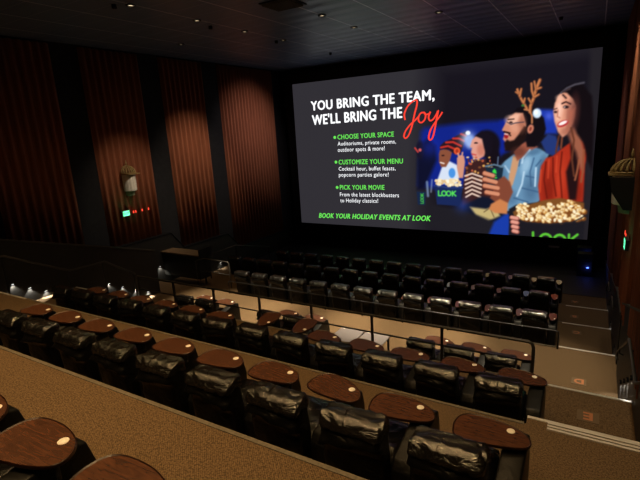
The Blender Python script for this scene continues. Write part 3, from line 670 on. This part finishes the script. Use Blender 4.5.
    for s in ([(494.5,169.5),(493.4,172),(496,173)],[(493,174.6),(495.8,175.4)],[(493,177.4),(496.4,177.8)]): stroke(s,1.4,(60,210,70))
    blob(494.4,171.2,1.9,1.5,(60,210,70),.4)
    poly([(498,180),(504,176),(510,182),(513,192),(508,203),(498,204),(490,198)], (124,66,48), .8)
    for i, (a, b, c, d) in enumerate(((484.6,173.6,493,176),(484.4,179.6,496,182.6),(484.6,186,498,188.6),(486.4,192.4,498,194.6))): stroke([(a,b),(c,d)],5,(128,66,48)); stroke([(a,b-.5),(c,d-.5)],3.6,(206,136,104))
    poly([(491,204),(500,199),(508,203),(507,214),(495,213),(489,209)], (196,122,74), .9)
    # buckets
    poly([(434.4,185.2),(463,187),(459.4,206),(437,204.4)], (24,38,84), .5)
    for i in range(60): blob(R.uniform(435.5,461.5),R.uniform(179.6,186),1.4,1.2,R.choice([(238,222,186),(250,240,214),(214,180,130),(230,205,160)]),.4)
    stroke([(434.2,185.6),(449,187.8),(463,187.4)],1.1,(40,58,120))
    GR = (84,222,84)
    def logo(x, y, s, u=(1,.02), v=(-.02,-1), w_=1.3, c=GR):
        P = lambda a, b: (x+s*(a*u[0]+b*v[0]), y+s*(a*u[1]+b*v[1]))
        stroke([P(0,1),P(0,0),P(.6,0)],w_,c)
        for cx in (1.15,2.15): stroke([P(cx+.47*math.cos(t*math.pi/6),.5+.5*math.sin(t*math.pi/6)) for t in range(13)],w_,c)
        stroke([P(2.95,0),P(2.95,1)],w_,c); stroke([P(2.95,.5),P(3.6,1)],w_,c); stroke([P(3.1,.55),P(3.65,0)],w_,c)
    logo(438.6,195.6,4.7)
    poly([(416.6,191.6),(426,192),(425,205),(418,204.6)], (22,36,66), .5); logo(423.4,203.4,2.7,(0,-1),(-1,0),.8,(70,190,70)); 
    stroke([(427,182),(428,196)],3,(110,130,160),.4); stroke([(432,180),(431,192)],2,(150,165,190),.35)
    # right-hand figure: rust cardigan
    poly([(553,156),(560,150),(571,142),(580,138),(588,150),(585,165),(583,202),(574,206),(540,203),(538,186),(541,166),(546,158)], (166,44,26), .9)
    blob(549,190,6,16,(110,24,14),1.2,0,.6); blob(560,180,5,20,(196,62,36),1,.1,.6); blob(578,192,5,12,(120,30,18),1,0,.6)
    poly([(570,142),(578,138),(580,166),(576,200),(569,200),(566,172),(571,158)], (34,16,18), 1.4)
    for s in ([(546,162),(544,180),(547,198)],[(553,158),(553,176),(556,196)],[(562,152),(560,172),(562,198)]): stroke(s,1.9,(100,22,14),.6)
    for s in ([(549,160),(548,178)],[(557,156),(556,172)],[(541,170),(540,192)]): stroke(s,1.7,(206,72,42),.5)
    poly([(568,134),(574,126),(580,134),(584,150),(583,172),(580,168),(576,152),(571,143)], (150,88,66), 2)
    poly([(560,92),(568,85),(582,83),(592,96),(594,130),(592,170),(587,160),(583,142),(577,134),(573,122),(574,102),(568,96)], (18,12,16), 1.6)
    poly([(561.5,92),(567,93),(573,99),(576,106),(575,117),(571,128),(567,134),(562.5,137.5),(558,132),(554.6,122),(553.2,112),(555,103),(558,96)], (220,152,124), .8)
    poly([(556,104),(560,99),(563,108),(560,120),(556,120)], (250,206,186), 2.4, .7); blob(573.5,114,5,16,(84,44,40),1.2,.12,.85); blob(569,112,4,10,(170,104,86),1.2,.1,.6); blob(566,131,6,4,(150,88,70),1,-.5,.6); blob(560,98,4,3,(240,190,166),1,0,.6); poly([(568,110),(575,108),(573,124),(566,133)], (170,96,76), 1.8, .7)
    stroke([(562,103.6),(566,101.8),(570.6,104)],1.5,(52,28,28)); blob(566,107,2.9,1.5,(32,20,24),.5); blob(564.6,107,.8,.7,(220,200,196),.5); blob(555.6,112,1.8,1.2,(50,30,34),.4); stroke([(554,109.4),(557,108.4)],1,(80,46,44))
    stroke([(558,110),(557.4,116.6),(560,118)],1.1,(180,110,90)); blob(562.8,123.6,6,3,(176,50,52),.3,-.42); blob(562.8,123,4.6,1.6,(248,236,232),.4,-.42)
    for s, c in (([(563,95),(566,98)],(60,36,34)),([(561,93),(567,88),(575,84.5),(584,82.6)],(74,70,80)),([(563,92),(570,88.6)],(60,46,48)),([(571,128),(574,140),(572,160),(574,176)],(96,52,36)),([(579,160),(577,172),(575,180)],(150,84,56)),([(584,150),(583,170),(581,182)],(140,76,50)),([(559,136),(557,146),(556,152)],(92,48,34)),([(562,138),(561,148)],(120,64,44))): stroke(s, 2, c, .85)
    # big popcorn bowl
    poly([(509,209),(516,205),(540,202),(582,202),(585,216),(583,244),(508,244),(509,225)], (27,25,31), .8)
    poly([(513,212),(520,207),(545,200),(560,198),(584,203),(584,214),(572,221),(552,223),(526,221),(514,216)], (120,74,34), .8)
    cand = []
    for i in range(210):
        x = R.uniform(517,584); top = 206+3*math.sin(x*.25)-5*math.exp(-((x-563)/9)**2); bot = 221.5-((x-552)/38)**2*5
        cand.append((R.uniform(top, bot), x))
    for y, x in sorted(cand):
        blob(x+.9,y+1.1,2.5,2.1,(120,66,26),.6,0,.75); blob(x,y,R.uniform(1.4,2.3),R.uniform(1.2,1.9),R.choice([(226,184,112),(240,214,154),(248,234,196),(206,150,76),(232,196,132)]),.5,R.uniform(0,3)); blob(x-.5,y-.5,.9,.7,(252,244,214),.6,0,.7)
    stroke([(514,218),(526,222.6),(552,224.4),(573,222),(585,216)],1.1,(34,30,36))
    for i, y in enumerate((217.6,222,226.6,231)): stroke([(511.5+i*.6,y),(517.5,y+1)],4.2,(150,80,70)); stroke([(511.6+i*.6,y-.4),(517,y+.6)],3,(220,150,132))
    LG = (88,190,52)
    stroke([(533,232.4),(533,246)],2.4,LG)
    for cx, cy in ((545.5,240.6),(559.5,241.4)): stroke([(cx+6.3*math.cos(t*math.pi/8),cy-6.6*abs(math.sin(t*math.pi/8))) for t in range(9)],2.5,LG)
    stroke([(569,234.6),(568.6,246)],2.4,LG); stroke([(577.5,234.6),(569.5,240.6)],2.4,LG); 
paint()
for ax in (0, 1):                                 # slight softness of a projected photograph
    P_ = np.pad(IMG, [(1,1) if i == ax else (0,0) for i in range(3)], mode='edge'); n_s = IMG.shape[ax]
    IMG = .27*np.take(P_, range(0,n_s), ax)+.46*np.take(P_, range(1,n_s+1), ax)+.27*np.take(P_, range(2,n_s+2), ax)
a = (IMG/255); a = np.where(a <= .04045, a/12.92, ((a+.055)/1.055)**2.4)
me = bpy.data.meshes.new('picture')
N = (NX+1)*(NZ+1); co = np.zeros((N,3), np.float32); co[:,0] = GX.ravel(); co[:,2] = GZ.ravel(); co[:,1] = 0
ii = np.arange(NZ)[:,None]*(NX+1)+np.arange(NX)[None]; q = np.stack([ii, ii+1, ii+NX+2, ii+NX+1], -1).reshape(-1,4)
me.vertices.add(N); me.vertices.foreach_set('co', co.ravel()); me.loops.add(q.size); me.loops.foreach_set('vertex_index', q.ravel().astype(np.int32))
me.polygons.add(len(q)); me.polygons.foreach_set('loop_start', np.arange(0, q.size, 4, dtype=np.int32)); me.update(calc_edges=True)
ca = me.color_attributes.new('Slide', 'FLOAT_COLOR', 'POINT'); buf = np.ones((N,4), np.float32); buf[:,:3] = a.reshape(-1,3); ca.data.foreach_set('color', buf.ravel())
m = mat('projected_slide', (.02,.02,.02), .6, spec=0); at_ = nd(m, 'ShaderNodeAttribute'); at_.attribute_name = 'Slide'
b = m.node_tree.nodes['Principled BSDF']; b.inputs['Base Color'].default_value = (0,0,0,1); lk(m, at_.outputs['Color'], b.inputs['Emission Color']); b.inputs['Emission Strength'].default_value = SCREEN_GAIN
me.materials.append(m)
scr = empty('movie_screen', (0, SY, 0), 0, 'large lit movie screen showing a slide about holiday team events', 'movie screen')
o = bpy.data.objects.new('picture', me); COL.objects.link(o); o.parent = scr
fr = MB(); W_ = .45
fr.box(SXL-W_, SXR+W_, .0, .06, SZT, SZT+.5).box(SXL-W_, SXR+W_, .0, .06, SZB-.6, SZB).box(SXL-W_, SXL, .0, .06, SZB, SZT).box(SXR, SXR+W_, .0, .06, SZB, SZT).box(SXL,SXR,.03,.06,SZB,SZT)
fr.build('masking', mat('black_masking', (.004,.004,.004), .9), scr)
def emis(name, c, s=1): return mat(name, (0,0,0), .8, spec=0, emit=lin(c), es=s)
TW = emis('slide_white', (250,252,255), 1.25); TG = emis('slide_green', (112,240,92), 1.0); TR = emis('slide_red', (255,66,50), 1.1)
def stext(s, bl, br, tl, m, bold=.02, shear=0):
    me = text_mesh(s, 1, 0, shear, 0, 1.08)
    if bold:                                     # heavier strokes
        bm = bmesh.new(); bm.from_mesh(me); g = bm.verts[:]+bm.edges[:]+bm.faces[:]
        for dx, dy in ((bold*2,0),(-bold*2,0),(0,bold),(0,-bold)):
            r_ = bmesh.ops.duplicate(bm, geom=g); bmesh.ops.translate(bm, verts=[v for v in r_['geom'] if isinstance(v, bmesh.types.BMVert)], vec=(dx,dy,0))
        bm.to_mesh(me); bm.free()
    X = np.array([v.co[:] for v in me.vertices]); x0, x1 = X[:,0].min(), X[:,0].max()
    cap = .73
    A = np.array(on_screen(*bl)); B = np.array(on_screen(*br)); T = np.array(on_screen(*tl)); h = T[1]-A[1]
    U = (B-A)/(x1-x0)
    for v in me.vertices:
        p = A+U*(v.co.x-x0)+np.array([0,h/cap])*v.co.y
        v.co = (p[0], -.006, p[1])
    me.materials.append(m); o = bpy.data.objects.new('slide_text', me); COL.objects.link(o); o.parent = scr
stext('YOU BRING THE TEAM,', (311.2,110.6), (434.6,99.6), (309.8,101.2), TW, .018)
stext("WE'LL BRING THE", (312.4,125), (402.4,117.6), (311.2,115), TW, .018)
stext('CHOOSE YOUR SPACE', (337.6,139.4), (394,136.4), (337.4,134.6), TG, .012)
stext('Auditoriums, private rooms,', (337.8,145.6), (396,143.4), (337.6,141.6), TW, .0)
stext('outdoor spots & more!', (338,151.8), (384.8,150.2), (337.9,147.6), TW, .0)
stext('CUSTOMIZE YOUR MENU', (338.8,164.4), (403,163.4), (338.6,159.6), TG, .012)
stext('Cocktail hour, buffet feasts,', (338.9,170.6), (395.6,170.2), (338.8,166.6), TW, .0)
stext('popcorn parties galore!', (339,176.6), (388.7,176.4), (338.9,172.6), TW, .0)
stext('PICK YOUR MOVIE', (340,189.5), (384.6,189.7), (339.8,184.8), TG, .012)
stext('From the latest blockbusters', (340.1,196.2), (399,197.2), (340,192.2), TW, .0)
stext('to Holiday classics!', (340.4,202.2), (378.2,202.7), (340.3,198.2), TW, .0)
stext('BOOK YOUR HOLIDAY EVENTS AT LOOK', (319,217.6), (431,221), (318.8,212.8), TG, .02, .25)
bl = MB(); bm = bl.bm
for p in ((334.8,137.4),(336,162.1),(337.2,187.4)):
    x, z = on_screen(*p); R_ = [bm.verts.new((x+.075*math.cos(t*math.pi/8), -.006, z+.075*math.sin(t*math.pi/8))) for t in range(16)]; bm.faces.new(R_)
bl.build('slide_bullets', TG, scr)
def script(pts, w0):
    P_ = [Vector((on_screen(*p)[0], on_screen(*p)[1])) for p in pts]; out = []
    n = len(P_)
    for i in range(n-1):
        p0, p1, p2, p3 = P_[max(0,i-1)], P_[i], P_[i+1], P_[min(n-1,i+2)]
        for t in (0,.2,.4,.6,.8): out.append(.5*((2*p1)+(p2-p0)*t+(2*p0-5*p1+4*p2-p3)*t*t+(3*p1-p0-3*p2+p3)*t**3))
    out.append(P_[-1]); return out
jj = MB()
for pts in ([(405.2,120),(404.4,114),(407.6,106.5),(412.5,101.6),(416.6,100),(416.9,105),(414.6,114),(412,126),(408.8,135),(405.6,138.2),(404,136),(405.6,131),(410,125),(415.6,119.8),(419,116)],
            [(424.5,112.6),(421,113),(418.6,117),(419,121.6),(422,122.4),(425,119),(425.6,114.6),(424,112.2),(425.4,114.4),(428.6,114),(430.6,112.4)],
            [(430.4,111.6),(428.6,117),(430,120.6),(433.4,119),(436.8,113.6),(438.2,110.6),(436.6,119),(434.6,130),(432.6,137.6),(430,140),(428.8,137),(430.6,130),(435,122.6),(439.6,116.6),(442.4,112)]):
    q_ = script(pts, 1); jj.tube([(p.x, -.012, p.y) for p in q_], .038, 6)
for v in jj.bm.verts: v.co.y = -.006+(v.co.y+.012)*.05
jj.build('slide_script_word', TR, scr)
# small plate under the screen, stage gear with blue lights
MB().box(-1.35,-.95,SY-.02,SY-.001,-5.32,-5.24).build('name_plate', mat('plate_grey', (.35,.35,.35), .4))
tag(bpy.data.objects['name_plate'], 'tiny grey plate on black masking under the right end of screen', 'plate')
BLUE = mat('blue_led', (.02,.03,.5), .4, emit=(.06,.12,1), es=9)
def gear(x, y, z0, h, label, zz):
    r = empty('amplifier_rack', (x, y, z0), 0, label, 'equipment rack')
    MB().box(-.25,.25,-.2,.2,0,h).bevel(.015,2).build('case', SPKR, r)
    k = MB()
    for i in range(6): k.box(-.22,.22,-.206,-.2,.08+i*h/7,.10+i*h/7)
    k.build('faceplate', BLKMET, r)
    MB().lathe([(.0001,0),(.04,0),(.04,.02),(.0001,.02)], (0,0,0), 12).build('status_light', BLUE, r, False, (.1,-.215,zz))
    l = bpy.data.lights.new('lamp_light', 'POINT'); l.energy = .8; l.color = (.08,.15,1); lo = bpy.data.objects.new('lamp_light', l); COL.objects.link(lo); lo.parent = r; lo.location = (.1,-.3,zz)
gear(.0, 19.6, F3, .9, 'black equipment rack with blue light under the right screen corner', .36)
gear(-.05, 20.15, F3, 1.0, 'taller black rack with small blue light behind the first rack', .72)
